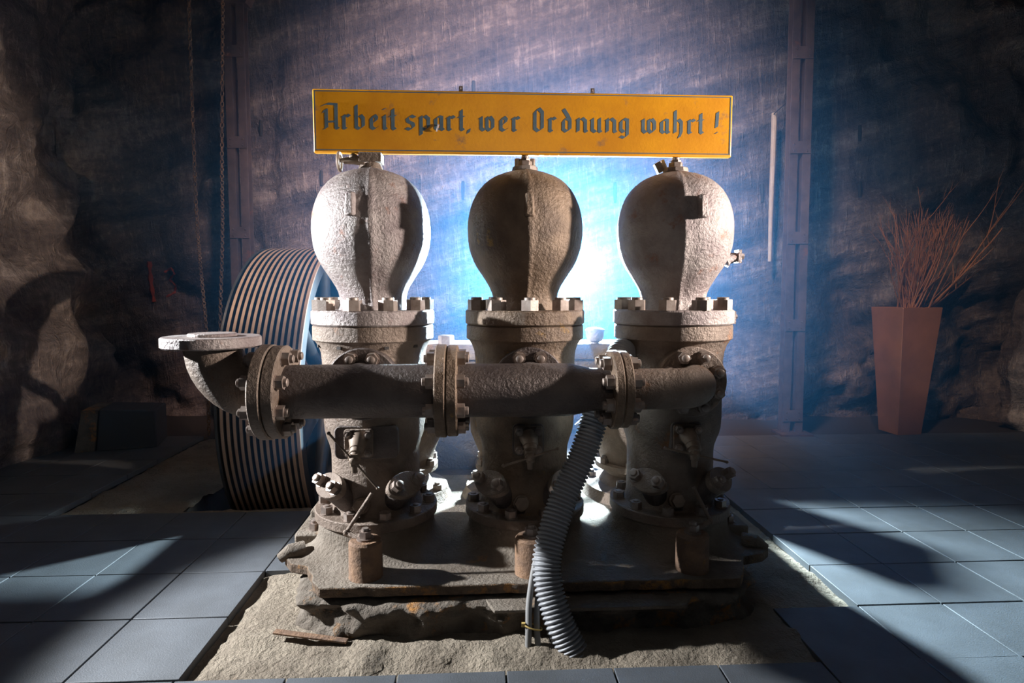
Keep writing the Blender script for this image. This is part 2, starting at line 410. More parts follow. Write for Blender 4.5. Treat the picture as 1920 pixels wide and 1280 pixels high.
# columns ---------------------------------------------------------
def seam(h, a, r):
    # casting seam down the front (angle of -v)
    x = math.cos(a); y = math.sin(a)
    return 0
def front_seam(org_ang):
    def fn(h, a, r):
        d = (a-org_ang+math.pi) % (2*math.pi)-math.pi
        w_ = .10+.03*noise.noise(Vector((h*12, org_ang, 2)))
        off = .06*noise.noise(Vector((h*9, 3, org_ang)))
        d += off
        s = max(0, 1-abs(d)/w_)
        return .009*s*(1.0+.8*noise.noise(Vector((h*40, d*20, 1))))+.0018*noise.noise(Vector((math.cos(a)*7, math.sin(a)*7, h*14)))
    return fn
x, y, d = basis((0, 0, 1))
FA = math.atan2(Vector((0, -1, 0)).dot(y), Vector((0, -1, 0)).dot(x))      # lathe angle that faces the front
VPROF = [(1.275, .163), (1.29, .156), (1.31, .151), (1.33, .151), (1.355, .157), (1.38, .168), (1.41, .186), (1.44, .205), (1.47, .225), (1.50, .241), (1.53, .2525), (1.56, .261), (1.59, .2655), (1.62, .268), (1.65, .2685), (1.68, .267), (1.71, .263), (1.74, .256), (1.77, .246), (1.80, .232), (1.825, .216), (1.85, .194), (1.87, .170), (1.885, .145), (1.90, .108), (1.91, .075), (1.918, .05), (1.93, .042)]
for i, u in enumerate(US):
    IR = (IRON_PALE, IRON_BROWN, IRON_PALE)[i]; IB = (IRON, IRON_BROWN, IRON)[i]
    # base flange with its bolts
    g = Geo().disc((u, 0, .306), (0, 0, 1), .286, .046, 72)
    bf = g.build('base_flange', IRON, pump)
    for k in range(10):
        a = R(-90+18+36*k)
        inst('base_bolt', NUT_BASE, bf, (u+.248*math.cos(a), .248*math.sin(a), .352), spin=a)
    # body
    g = Geo().lathe([(.345, .225), (.36, .212), (.40, .205), (.60, .204), (.63, .206), (.66, .214), (.69, .225), (.72, .232), (.76, .235), (1.04, .236), (1.08, .240), (1.11, .250), (1.14, .268)], (u, 0, 0), seg=72, fn=lambda h, a, r: .002*noise.noise(Vector((math.cos(a)*6, math.sin(a)*6, h*10))))
    body = g.build('valve_body', IB, pump)
    g = Geo().disc((u, 0, 1.137), (0, 0, 1), .276, .068, 80, .005)
    lf = g.build('lower_flange', IB, pump)
    if i == 0:
        for a in (-152, -115, -68, -35):
            aa = R(a); g = Geo().box((u+.25*math.cos(aa), .25*math.sin(aa), 1.115), (.02, .02, .012), Matrix.Rotation(aa, 3, 'Z'))
            g.build('casting_slot', GROUT, body)
    # air vessel
    g = Geo().disc((u, 0, 1.207), (0, 0, 1), .281, .068, 80, .007)
    vf = g.build('vessel_flange', IR, pump)
    for k in range(10):
        a = R(-90+(-11, 1, 13)[i]+36*k)
        inst('vessel_bolt', NUT_BIG, vf, (u+.240*math.cos(a), .240*math.sin(a), 1.275), spin=a+.3*(k % 3))
    g = Geo(); rot = (R(-9), 0, R(8))[i]
    g.lathe(VPROF, (u, 0, 0), seg=120, fn=front_seam(FA+rot))
    ves = g.build('air_vessel', IR, pump, sharp=60)
    aa = R(-90)+rot*(-1 if False else 1)
    lx = u+.262*math.cos(aa); ly = .262*math.sin(aa)
    g = Geo(); MR = Matrix.Rotation(aa+R(90), 3, 'Z')
    g.prism([(-.026, .02), (.026, .02), (.020, -.030), (-.020, -.030)], -.05, .05, lambda p: Vector((lx, ly, 1.725))+MR @ Vector((p.x*(1-.2*(p.z > 0)), p.y*(1 if p.z < 0 else .6), p.z)))
    g.build('lifting_lug', IR, ves, bevel=.008)
    # fitting on top
    g = Geo()
    if i == 0:
        g.lathe([(1.915, .058), (1.935, .050), (1.942, .046), (1.986, .046)], (u, 0, 0), seg=24)
        g.box((u+.005, -.01, 1.965), (.10, .085, .042))
    else:
        g.lathe([(1.915, .062), (1.936, .058), (1.938, .04)], (u, 0, 0), seg=10); g.hexa((u, 0, 1.936), (0, 0, 1), .058, .026); g.hexa((u, 0, 1.962), (0, 0, 1), .044, .012, .4); g.lathe([(1.97, .017), (1.987, .017)], (u, 0, 0), seg=14)
        if i == 2: g.hexa((u-.055, .02, 1.925), (-.5, 0, 1), .05, .05)
        else: g.hexa((u+.034, .01, 1.94), (0, 0, 1), .026, .036); g.hexa((u-.034, .01, 1.94), (0, 0, 1), .026, .036)
    tf = g.build('top_fitting', NUT if i else IRON, ves, bevel=.002)
    if i == 0:
        g = Geo().tube([(u-.04, -.01, 1.955), (u-.10, -.02, 1.955), (u-.135, -.02, 1.955)], [.022, .015, .009], 12); g.ball((u-.075, -.015, 1.965), .022)
        g.tube([(u-.02, -.05, 1.935), (u-.11, -.05, 1.937)], .006, 8)
        g.build('bleed_valve', BRASS, ves)
        g = Geo(); ring = [(u-.137, -.02+.040*math.cos(R(t)), 1.948+.040*math.sin(R(t))) for t in range(0, 361, 20)]
        g.tube(ring, .007, 8)
        for t in (20, 140, 260): g.cyl((u-.137, -.02, 1.948), (u-.137, -.02+.04*math.cos(R(t)), 1.948+.04*math.sin(R(t))), .005, seg=8)
        g.build('hand_wheel', BRASS, ves)
    if i == 2:
        g = Geo().tube([(u+.235, -.03, 1.505), (u+.255, -.03, 1.515), (u+.292, -.03, 1.522)], [.036, .026, .022], 16)
        g.box((u+.30, -.03, 1.524), (.016, .05, .062)); g.hexa((u+.306, -.03, 1.525), (1, 0, 0), .026, .02)
        g.build('side_fitting', IR, ves)
        g = Geo().box((u+.283, -.03, 1.236), (.012, .05, .06)); g.hexa((u+.288, -.03, 1.24), (1, 0, 0), .022, .014)
        g.build('clamp_lug', IR, vf)
    # round front cover carrying the branch to the manifold
    g = Geo().disc((u, -.215, .965), (0, -1, 0), .152, .05, 60, .006)
    g.disc((u, -.265, .965), (0, -1, 0), .155, .030, 60, .005)
    cov = g.build('cover_flange', IRON_DARK if i != 2 else IRON, pump)
    for k in range(8):
        a = R(22.5+45*k)
        inst('cover_nut', NUT_MID, cov, (u+.118*math.cos(a), -.295, .965+.118*math.sin(a)), (0, -1, 0), spin=a)
    # cleaning plate and drain cock
    w_ = .275 if i == 0 else .14; zc = .70 if i == 0 else .705
    def rr(wd, ht, rad, cx, cz):
        P = []
        for (sx, sz, a0) in ((1, 1, 0), (-1, 1, 90), (-1, -1, 180), (1, -1, 270)):
            for t in range(0, 91, 18): P.append((cx+sx*(wd/2-rad)+rad*math.cos(R(a0+t)), cz+sz*(ht/2-rad)+rad*math.sin(R(a0+t))))
        return P
    g = Geo().prism(rr(w_, .145, .025, u, zc), .17, .235, lambda p: Vector((p.x, -p.z, p.y)))
    cp = g.build('cleaning_plate', IRON_DARK, pump, bevel=.004)
    g = Geo().prism(rr(.125, .125, .012, u-(.03 if i == 0 else 0), zc), .235, .252, lambda p: Vector((p.x, -p.z, p.y)))
    uc = u-(.03 if i == 0 else 0)
    for f in g.f: pass
    gp = g.build('gland_plate', IRON, cp, bevel=.003)
    for (a, b) in ((-1, 1), (1, 1), (-1, -1), (1, -1)): inst('gland_nut', NUT_SM, cp, (uc+a*.042, -.252, zc+b*.042), (0, -1, 0), spin=a)
    g = Geo().tube([(uc, -.25, zc+.015), (uc+.004, -.29, zc), (uc+.004, -.325, zc-.028), (uc, -.345, zc-.045)], [.042, .034, .026, .022], 18)
    for q in (.2, .55, .9):
        p = Vector((uc+.004, -.29, zc)).lerp(Vector((uc, -.345, zc-.045)), q); g.disc(p, (0, -.6, -.5), .034-.008*q, .008, 24, .002)
    g.hexa((uc, -.345, zc-.07), (0, 0, 1), .034, .05); g.ball((uc, -.352, zc-.045), .021)
    g.cyl((uc, -.345, zc-.10), (uc, -.345, zc-.06), .012, .015, 12)
    dc = g.build('drain_cock', BRASS, pump)
    hz = Vector((uc, -.362, zc-.045)); dv = (Vector((.10, -.01, -.115)), Vector((.115, 0, .035)), Vector((.135, 0, -.032)))[i]
    g = Geo().cyl(hz-dv, hz+dv, .0048, seg=10); g.ball(hz-dv, .008); g.ball(hz+dv, .007)
    g.build('tee_handle', BRASS, dc)
    # slanting side ports at the foot of each column
    for s in (-1, 1):
        ax = Vector((s*.50, -.55, .62)).normalized(); p0 = Vector((u+s*.06, -.09, .36)); p1 = Vector((u+s*.155, -.205, .490))
        g = Geo().lathe([(0, .075), (.05, .062), ((p1-p0).length, .052)], p0, p1-p0, 28)
        st = g.build('slanting_port', IRON_DARK, pump)
        tg = Vector((s*.62, .60, .10)); tg = (tg-ax*tg.dot(ax)).normalized(); up = ax.cross(tg)
        P = []
        for t in range(0, 360, 12):
            c_, s_ = math.cos(R(t)), math.sin(R(t)); P.append((.098*c_, .058*s_*(1-.22*abs(c_)**3)))
        g = Geo().prism(P, 0, .030, lambda p: p1+tg*p.x+up*p.y+ax*p.z)
        fl_ = g.build('oval_flange', IRON, pump, bevel=.003)
        for t in (-1, 1): inst('port_nut', NUT_MID, fl_, p1+tg*(.058*t)+ax*.03, ax, spin=t)
    g = Geo().disc((u-.03, -.20, .405), (0, -1, .25), .036, .018, 24, .002); g.hexa((u-.03, -.216, .41), (0, -1, .25), .052, .03)
    g.build('drain_plug', BRASS, pump)
    # rear suction chest behind each column
    g = Geo().lathe([(.17, .33), (.20, .31), (.235, .30), (.245, .22), (.30, .185), (.335, .19), (.34, .245), (.37, .245), (.375, .215), (.43, .225), (.55, .272), (.70, .285), (.80, .275), (.85, .24), (.87, .20)], (u, .62, 0), seg=48)
    ch = g.build('rear_chest', IB, pump)
    for k in range(8):
        a = R(22+45*k)
        inst('chest_nut', NUT_MID, ch, (u+.225*math.cos(a), .62+.225*math.sin(a), .37), spin=a)
        if k % 2: inst('foot_nut', NUT_MID, ch, (u+.27*math.cos(a), .62+.27*math.sin(a), .235), spin=a)
# front manifold ---------------------------------------------------
def along(name, prof, m, parent, y=-.45, z=.962, seg=64):
    g = Geo().lathe([(h, r) for h, r in prof], (0, y, z), (1, 0, 0), seg, fn=lambda h, a, r: .0012*noise.noise(Vector((h*12, math.cos(a)*4, math.sin(a)*4))))
    return g.build(name, m, parent)
def ticks(a, b, n): return [a+(b-a)*k/n for k in range(n+1)]
p1_ = along('manifold_pipe', [(h, .107) for h in ticks(-.975, -.385, 12)], IRON_DARK, pump)
p2_ = along('manifold_pipe', [(h, .107) for h in ticks(-.30, .12, 10)]+[(.16, .104), (.20, .095), (.24, .087), (.31, .086)], IRON_DARK, pump)
path = [(.38, -.45, .962), (.50, -.45, .962)]
for t in range(0, 91, 9): path.append((.575+.135*math.sin(R(t)), -.45+.135*(1-math.cos(R(t))), .962))
path.append((.711, -.28, .962))
Geo().tube(path, .0835, 48).build('manifold_elbow', IRON, pump)
for u in US[:2]: Geo().lathe([(0, .10), (.10, .10), (.17, .115)], (u, -.42, .962), (0, 1, 0), 40).build('branch_pipe', IRON_DARK, pump)
for (uc, rad, th) in ((-1.02, .188, .047), (-.343, .186, .042), (.345, .160, .036)):
    m = IRON_DARK if uc > -.9 else IRON
    for s in (0, 1):
        g = Geo().disc((uc-th if s == 0 else uc+.002, -.45, .962), (1, 0, 0), rad-(.004 if s else 0), th, 64, .005)
        fl_ = g.build('pipe_flange', IRON_BROWN if abs(uc) < .5 else m, pump)
        for k in range(8):
            a = R(22.5+45*k); d = -1 if s == 0 else 1
            inst('pipe_nut', NUT_MID, fl_, (uc+d*th, -.45+(rad-.040)*math.cos(a), .962+(rad-.040)*math.sin(a)), (d, 0, 0), spin=a)
path = [(-1.06, -.45, .962)]
for t in range(0, 91, 9): path.append((-1.075-.18*math.sin(R(t)), -.45, 1.152-.19*math.cos(R(t))))
el = Geo().tube(path, [.108]*2+[.107]*8+[.105, .108], 48).build('inlet_elbow', IRON, pump)
g = Geo().disc((-1.258, -.45, 1.142), (0, 0, 1), .180, .042, 72, .005); g.disc((-1.255, -.45, 1.182), (0, 0, 1), .088, .014, 48, .003)
g.build('inlet_flange', IRON_PALE, el)
# cross beam and drive shaft behind, with added light blockers -----------------------------
g = Geo().box((0, 1.05, .985), (1.46, .36, .10)); g.box((0, .90, .90), (1.4, .03, .10))
g.build('cross_beam', IRON, pump, bevel=.008)
for s in (-1, 1):
    g = Geo().prism([(1.17, .178), (1.52, .178), (1.52, .90), (1.45, 1.06), (1.17, .97)], s*1.0-.05, s*1.0+.05, lambda p: Vector((p.z, p.x, p.y)))
    g.box((s*.99, .86, .38), (.07, .66, .42))  # low wall shaped to stop the back light beside the pump
    g.build('shade_frame', IRON, pump, bevel=.008)
g = Geo().cyl((-1.36, 1.986, .58), (1.15, 1.986, .58), .05, seg=24)
g.build('drive_shaft', IRON_DARK, pump)
for s in (-.35, 1.0):
    g = Geo().prism([(-.20, .17), (.20, .17), (.12, .58), (.07, .67), (-.07, .67), (-.12, .58)], s-.07, s+.07, lambda p: Vector((p.z, 1.986+p.x, p.y)))
    g.build('shaft_bearing', IRON, pump, bevel=.01)
g = Geo().prism([(1.56, .172), (2.34, .172), (2.34, .75), (2.2, 1.08), (1.95, 1.16), (1.7, 1.08), (1.56, .75)], .86, 1.14, lambda p: Vector((p.z, p.x, p.y)))
g.build('shadow_case', IRON, pump, bevel=.015)  # unseen case added to cast the dark band on the right floor
g = Geo().box((0, 1.67, .083), (2.1, 1.36, .166)); g.build('rear_bed', IRON_DARK, pump, bevel=.006)  # dark iron stands in for the shade behind the columns
g = Geo().box((-.38, 1.16, .39), (1.04, .03, .45)); g.box((-.38, 1.14, .615), (1.08, .06, .02))
g.build('shade_panel', IRON_DARK, pump, bevel=.004)  # panel added to keep the back light off the left gap
g = Geo().lathe([(0, .026), (.008, .026), (.018, .045), (.04, .055), (.078, .058), (.078, .062), (.088, .062), (.098, .04), (.102, .01)], (.51, .92, 1.035), seg=32)
g.build('oil_cup', IRON_PALE, pump)
g = Geo().lathe([(0, .05), (.05, .05), (.055, .04)], (-.43, .93, 1.035), seg=6); g.build('beam_cap', NUT, pump)
g = Geo()
for q in range(2):
    ring = [(.36+.03*q, 1.35, .45)]
    g.tube([(.36+.20*math.sin(R(t)), 1.3+.05*q, .60+(.30-.08*q)*math.cos(R(t))) for t in range(-150, 151, 15)], .018-.004*q, 10)
g.build('oil_pipe', IRON_DARK, pump)

# ================================================================ things by the pump
# concrete plinth under the bed plate
g = Geo(); n = 260
def rim(t):
    a = 2*math.pi*t; c_, s_ = math.cos(a), math.sin(a)
    e = 9; k = (abs(c_/.96)**e+abs(s_/1.03)**e)**(-1/e); return c_*k, .52+s_*k
levels = [(-.06, .05), (-.01, .05), (.02, .035), (.04, .03), (.06, .035), (.075, .045), (.088, .055), (.098, .06), (.108, .055), (.114, .04), (.118, .02), (.121, .0), (.124, -.02), (.128, -.035), (.137, -.055), (.138, -.3)]
for (z, o_) in levels:
    for i in range(3*n):
        x_, y_ = rim(i/(3*n)); nd = Vector((x_, y_-.52, 0)).normalized()
        p = Vector((x_, y_, z)); f = noise.fractal(Vector((x_*5, y_*5, z*9)), 1, 2, 4)*.05+.022*noise.noise(Vector((x_*16, y_*16, z*30)))+.03*abs(noise.noise(Vector((x_*7+4, y_*7, z*14))))*smooth(-x_, -.2, .8)
        if z > .13: f *= .3
        p += nd*(o_+f-.02); p.z += .012*noise.noise(Vector((x_*9, y_*9, 5)))*(0 < z < .13)
        g.v.append(p)
m_ = 3*n
for j in range(len(levels)-1):
    for i in range(m_): g.f.append((j*m_+i, j*m_+(i+1) % m_, (j+1)*m_+(i+1) % m_, (j+1)*m_+i))
g.f.append(tuple((len(levels)-1)*m_+i for i in range(m_)))
o = g.build('concrete_plinth', CONC, sharp=60); o.location = W(0, 0, 0); o.rotation_euler.z = A
tag(o, 'crumbling rust stained concrete plinth under the bed of the pump', 'plinth')
g = Geo()
g.prism([(-.15+.008*noise.noise(Vector((k*.7, 0, 0))) if False else x_, y_) for x_, y_ in ((-.16, -.60), (.60, -.60), (.66, -.50), (-.20, -.50))], .108, .122)
o = g.build('steel_strip', DUSTY, bevel=.003); o.location = W(0, 0, 0); o.rotation_euler.z = A
tag(o, 'narrow flat dust covered steel strip lying on the front ledge of the concrete plinth', 'strip')
g = Geo().box((0, 0, 0), (.30, .03, .008), Matrix.Rotation(R(-6), 3, 'Z') @ Matrix.Rotation(R(4), 3, 'Y'))
o = g.build('rusty_plate', IRON_RUST, bevel=.002); o.location = W(-.88, -.55, .008); tag(o, 'thin rusty steel offcut lying in the sand before the left end of the plinth', 'steel offcut')

# sign -----------------------------------------------------------
SG = empty('sign_board', W(0, 0, 1.988), A)
tag(SG, 'long yellow enamel sign with faded blue blackletter writing, resting on the three vessels', 'sign')
BW, BH = 1.935, .283
g = Geo().box((.003, 0, BH/2), (BW, .034, BH)); bd = g.build('board', YELLOW, SG, bevel=.006)
g = Geo(); fy = -.0176; q = .0105; t_ = .0042
for (cx, cz, wx, wz) in ((0, q+.003, BW-2*q, t_), (0, BH-q, BW-2*q, t_), (-BW/2+q, BH/2, t_, BH-2*q), (BW/2-q, BH/2, t_, BH-2*q)):
    g.box((cx+.003, fy, cz), (wx, .0006, wz))
g.build('border_line', BLUE, SG)
G = {
 'A': [[(-2, 178), (40, 194), (106, 190)], [(30, 150), (30, 8), (12, 4)], [(24, 150), (12, 128)], [(106, 190), (106, 12), (122, 4)], [(30, 56), (106, 60)]],
 'r': [[(16, 108), (16, 12), (30, 4)], [(4, 98), (16, 108)], [(16, 84), (40, 112), (58, 98)]],
 'b': [[(16, 184), (16, 18), (42, 4), (70, 24), (70, 86), (50, 110), (20, 88)]],
 'e': [[(18, 88), (18, 20), (42, 4), (66, 20)], [(18, 88), (42, 112), (60, 92), (54, 70), (22, 46)]],
 'i': [[(15, 110), (15, 16), (27, 4)], [(4, 98), (15, 110)], [(10, 160), (20, 160)]],
 't': [[(24, 158), (24, 16), (40, 4)], [(2, 106), (44, 108)]],
 's': [[(76, 98), (46, 112), (18, 92), (24, 68), (62, 50), (68, 26), (42, 4), (10, 16)]],
 'p': [[(18, 108), (18, -34)], [(4, 98), (18, 108)], [(18, 88), (48, 112), (76, 90), (76, 26), (48, 4), (18, 18)]],
 'a': [[(16, 92), (16, 20), (38, 4), (58, 20)], [(16, 92), (40, 110), (62, 104)], [(62, 106), (62, 14), (76, 4)]],
 ',': [[(14, 12), (6, -16)]],
 'w': [[(14, 108), (14, 22), (36, 4), (60, 24)], [(60, 108), (60, 24), (82, 4), (106, 26), (106, 84), (84, 112)], [(2, 98), (14, 108)]],
 'O': [[(20, 152), (20, 26), (48, 4), (78, 26), (78, 152), (50, 182), (20, 152)]],
 'd': [[(18, 86), (18, 22), (44, 4), (70, 24), (70, 92), (50, 132), (18, 178)], [(18, 86), (40, 110), (66, 96)]],
 'n': [[(16, 108), (16, 8)], [(4, 98), (16, 108)], [(16, 84), (48, 112), (74, 90), (74, 14), (86, 4)]],
 'u': [[(16, 108), (16, 20), (42, 4), (72, 24)], [(72, 110), (72, 14), (86, 4)], [(4, 98), (16, 108)]],
 'g': [[(16, 88), (16, 26), (40, 6), (64, 24)], [(16, 88), (42, 112), (68, 100)], [(68, 106), (68, -18), (44, -38), (12, -26)]],
 'h': [[(16, 178), (16, 8)], [(16, 84), (44, 112), (66, 88), (66, 8), (50, -30)]],
 '!': [[(22, 172), (16, 54)], [(10, 10), (20, 10)]],
}
WORDS = [('A', 200, 'r', 350, 'b', 445, 'e', 560, 'i', 665, 't', 722), ('s', 840, 'p', 948, 'a', 1065, 'r', 1168, 't', 1258, ',', 1330),
         ('w', 1425, 'e', 1578, 'r', 1682), ('O', 1846, 'r', 1971, 'd', 2076, 'n', 2196, 'u', 2311, 'n', 2431, 'g', 2541),
         ('w', 2723, 'a', 2871, 'h', 2981, 'r', 3096, 't', 3182), ('!', 3321)]
K = BW/3341; nib = Vector((13.5, 8))
lay = 0
for wd in WORDS:
    g = Geo()
    for ch, x0 in zip(wd[::2], wd[1::2]):
        for st in G[ch]:
            for (a, b) in zip(st, st[1:]):
                lay = (lay+1) % 7; yy = fy-.0001-lay*.00003
                a_ = Vector(a); b_ = Vector(b); Q = [a_-nib, a_+nib, b_+nib, b_-nib]
                if abs((Q[1]-Q[0]).cross(Q[2]-Q[1]) if False else (Q[1].x-Q[0].x)*(Q[2].y-Q[1].y)-(Q[1].y-Q[0].y)*(Q[2].x-Q[1].x)) < 1e-3: continue
                P = [Vector((-BW/2+.003+(p.x+x0-125)*K, yy, .1045+p.y*K)) for p in Q]
                n_ = (P[1]-P[0]).cross(P[2]-P[1])
                if n_.y > 0: P = P[::-1]
                back = [p+Vector((0, .0006, 0)) for p in P]
                g.add(P+back, [(0, 1, 2, 3), (0, 4, 5, 1), (1, 5, 6, 2), (2, 6, 7, 3), (3, 7, 4, 0)])
    g.build('lettering', BLUE, SG)
for u in (-.296, .313):
    g = Geo().box((u, .0, BH+.012), (.018, .004, .028)); hk = g.build('hanging_tab', IRON_DARK, SG)
    g = Geo().lathe([(0, .0045), (.001, .0045)], (u, -.0021, BH+.016), (0, -1, 0), 12); g.build('tab_rivet', IRON_PALE, hk)
g = Geo().tube([(-.398, -.02, .130), (-.400, -.025, .122), (-.404, -.027, .108), (-.406, -.024, .098)], .0035, 8); g.build('wire_hook', IRON_PALE, SG)

# corrugated hose ---------------------------------------------------
def corr(path, r0, amp, pitch, name, m):
    P = catmull(path, 60); L_ = [0]
    for a, b in zip(P, P[1:]): L_.append(L_[-1]+(b-a).length)
    n = int(L_[-1]/pitch*6); out = []; j = 0
    for i in range(n+1):
        s = L_[-1]*i/n
        while j < len(P)-2 and L_[j+1] < s: j += 1
        out.append(P[j].lerp(P[j+1], (s-L_[j])/max(1e-6, L_[j+1]-L_[j])))
    prof = [0, .7, 1, 1, .7, 0]
    g = Geo().tube(out, r0, 28, True, lambda k: r0-amp*(1-prof[k % 6]))
    return g.build(name, m, sharp=80, origin=out[-1])
hp = [(.62, .30, .86), (.53, .10, 1.00), (.44, -.12, 1.085), (.375, -.24, 1.00), (.305, -.28, .86), (.225, -.34, .66), (.118, -.42, .46), (.052, -.52, .26), (.082, -.60, .10), (.150, -.655, -.04)]
o = corr([W(*p) for p in hp], .060, .010, .0165, 'corrugated_hose', HOSE)
tag(o, 'thick ribbed grey plastic hose hanging from behind the pipe down into the sand', 'hose')
cp1 = [(.19, -.36, .60), (.105, -.43, .44), (.020, -.50, .30), (-.020, -.58, .16), (-.028, -.63, .06), (-.03, -.64, -.03)]
o = Geo().tube(catmull([W(*p) for p in cp1], 10), .0125, 12).build('cable', CABLE, origin=W(*cp1[-1]))
tag(o, 'smooth grey cable left of the ribbed hose, outermost of two', 'cable')
cp2 = [(.20, -.34, .52), (.10, -.43, .34), (.028, -.535, .20), (.006, -.61, .10), (.008, -.655, -.03)]
o = Geo().tube(catmull([W(*p) for p in cp2], 10), .0115, 12).build('cable', CABLE, origin=W(*cp2[-1]))
tag(o, 'second grey cable, between the outer cable and the ribbed hose', 'cable')
g = Geo().tube([W(-.010+.034*math.cos(R(t)), -.628-.020*math.sin(R(t)), .068-.01*math.cos(R(t))) for t in range(0, 361, 20)], .003, 8); g.box(W(-.048, -.63, .078), (.014, .012, .014))
o = g.build('cable_tie', TIE, origin=W(-.01, -.63, .06)); tag(o, 'small yellowish cable tie binding the two grey cables near the sand', 'cable tie')

# grooved wheel ------------------------------------------------------
WZ = .58; WR = 1.12
wh = empty('grooved_wheel', W(-1.59, 1.986, WZ), A)
tag(wh, 'large grooved rope wheel standing half sunk in the floor left of the pump', 'wheel')
NG = 12; prof = []; hw = .26; seg = 180
pr = [(-hw, WR-.09), (-hw, WR-.005), (-hw+.004, WR), (-hw+.018, WR)]
x0 = -hw+.018; pitch = (2*hw-.036-.022)/NG
for k in range(NG):
    a = x0+k*pitch
    pr += [(a, WR-.030), (a+pitch*.50, WR-.030), (a+pitch*.50, WR-.002), (a+pitch*.98, WR-.002)]
pr += [(hw-.024, WR-.030), (hw-.024, WR), (hw-.004, WR), (hw, WR-.004), (hw, WR-.09), (-hw, WR-.09)]
g = Geo().lathe(pr, axis=(1, 0, 0), seg=seg, cap=False)
rimo = g.build('rim', WHEEL_D, wh, sharp=30)
rimo.data.materials.append(WHEEL)
for p in rimo.data.polygons:
    c_ = p.center; r_ = math.hypot(c_.y, c_.z)
    if r_ > WR-.012 and abs(c_.x) < hw-.02 and abs(p.normal.x) < .5: p.material_index = 1
    if c_.x > hw-.03 and r_ > WR-.03: p.material_index = 1
for k in range(8):
    a = R(12+45*k); c_, s_ = math.cos(a), math.sin(a)
    g = Geo().tube([(0.16, .14*c_, .14*s_), (.17, .6*c_, .6*s_), (.19, (WR-.07)*c_, (WR-.07)*s_)], [.062, .048, .052], 12)
    g.build('spoke', WHEEL_D, wh)
g = Geo().lathe([(-.27, .10), (-.1, .16), (.22, .16), (.25, .11)], axis=(1, 0, 0), seg=40); g.build('hub', WHEEL_D, wh)

# flood light behind ------------------------------------------------
LX, LY, LZ = .40, 5.06, 1.56
fl_ = empty('flood_light', (LX, LY, 0)); tag(fl_, 'flood light on a slim stand behind the middle column, giving the blue back light', 'lamp')
g = Geo().cyl((0, 0, .02), (0, 0, 1.44), .014, seg=12)
for k in range(3):
    a = R(90+120*k); g.cyl((0, 0, .4), (.16*math.cos(a), .16*math.sin(a), .012), .009, seg=8)
g.build('stand', IRON_DARK, fl_)
Geo().box((0, .02, LZ), (.16, .07, .12)).build('housing', IRON_DARK, fl_, bevel=.006)
Geo().box((0, -.018, LZ), (.14, .006, .10)).build('lens', LEDM, fl_)

# posts --------------------------------------------------------------
def post(name, x, y, label, lean, zs, gus):
    t = empty(name, (x, y, 0)); tag(t, label, 'post', 'riveted steel posts')
    for s in (-1, 1):
        g = Geo().box((s*.062, 0, 2.55), (.075, .012, 5.1)); g.box((s*.028, .04, 2.55), (.008, .08, 5.1)); g.box((s*.062, .085, 2.55), (.075, .012, 5.1))
        g.build('channel', POST, t, bevel=.002)
    for z in zs:
        g = Geo().box((0, -.012, z), (.185, .01, .11))
        for a in (-.06, .06):
            for b in (-.03, .03): g.lathe([(0, .010), (.006, .006)], (a, -.017, z+b), (0, -1, 0), 8)
        g.build('batten_plate', POST, t)
    s = gus
    g = Geo().prism([(-.13, 4.12), (.13, 4.12), (.24, 4.35), (.24, 4.62), (-.24, 4.62), (-.24, 4.35)], -.03, .10, lambda p: Vector((p.x, p.z, p.y)))
    g.build('gusset_plate', POST, t)
    g = Geo().box((0, 0, .01), (.30, .24, .02)); g.build('foot_plate', POST, t)
    t.rotation_euler.y = lean; return t
post('steel_post', -2.70, 6.0, 'riveted double channel steel post behind the grooved wheel', R(.3), [.6, 1.95, 2.82, 3.68], 1)
post('steel_post', 2.70, 5.70, 'riveted double channel steel post between the pump and the planter', R(-.5), [.18, 1.05, 1.87, 2.70, 3.55], 1)

# hanging cables at the left ---------------------------------------
def P3(px, py, Y):
    x = (px-960)/1125; yy = (640-py)/1125
    t = Y/(math.cos(PITCH)+yy*math.sin(PITCH)); return Vector((x*t, Y, H+t*(-math.sin(PITCH)+yy*math.cos(PITCH))))
for pts_, lab in (([(352, -60), (359, 160), (368, 390), (376, 500), (388, 640), (392, 815)], 'rusty chain hanging on the left, the outer one further from the post'),
                  ([(418, -60), (417, 80), (416, 300), (417, 440), (413, 600), (412, 800)], 'rusty chain hanging on the left, the one nearer the steel post')):
    g = Geo(); P = catmull([P3(a, b, 5.3) for a, b in pts_], 24)
    L_ = 0; prev = P[0]; i = 0
    for a, b in zip(P, P[1:]):
        d = (b-a); n = max(1, int(d.length/.055))
        for k in range(n):
            i += 1; c = a+d*((k+.5)/n); ln = d.length/n*.62
            sd = Vector((1, 0, 0)) if i % 2 else Vector((0, 1, 0)); dn = d.normalized()
            g.tube([c+dn*ln*math.cos(R(t))+sd*.014*math.sin(R(t)) for t in range(0, 361, 60)], .0055, 5, False)
    o = g.build('hanging_chain', IRON_RUST, origin=P[-1]); tag(o, lab, 'chain', 'chains hanging on the left')
# pale stick hanging on the wall ---------------------------------------
g = Geo().tube([P3(1452, 212, 6.32), P3(1449, 300, 6.33), P3(1445, 400, 6.32), P3(1443, 490, 6.33)], [.028, .026, .022, .018], 10)
o = g.build('wooden_stick', WOODP, origin=P3(1443, 490, 6.33)); tag(o, 'pale wooden stick hanging against the rock wall left of the right post', 'stick')
o = Geo().tube([P3(1451, 214, 6.30), P3(1470, 196, 6.0), P3(1486, 180, 5.72)], .006, 6).build('cord', IRON_DARK, origin=P3(1451, 214, 6.3)); tag(o, 'thin dark cord tying the pale stick to the right post', 'cord')

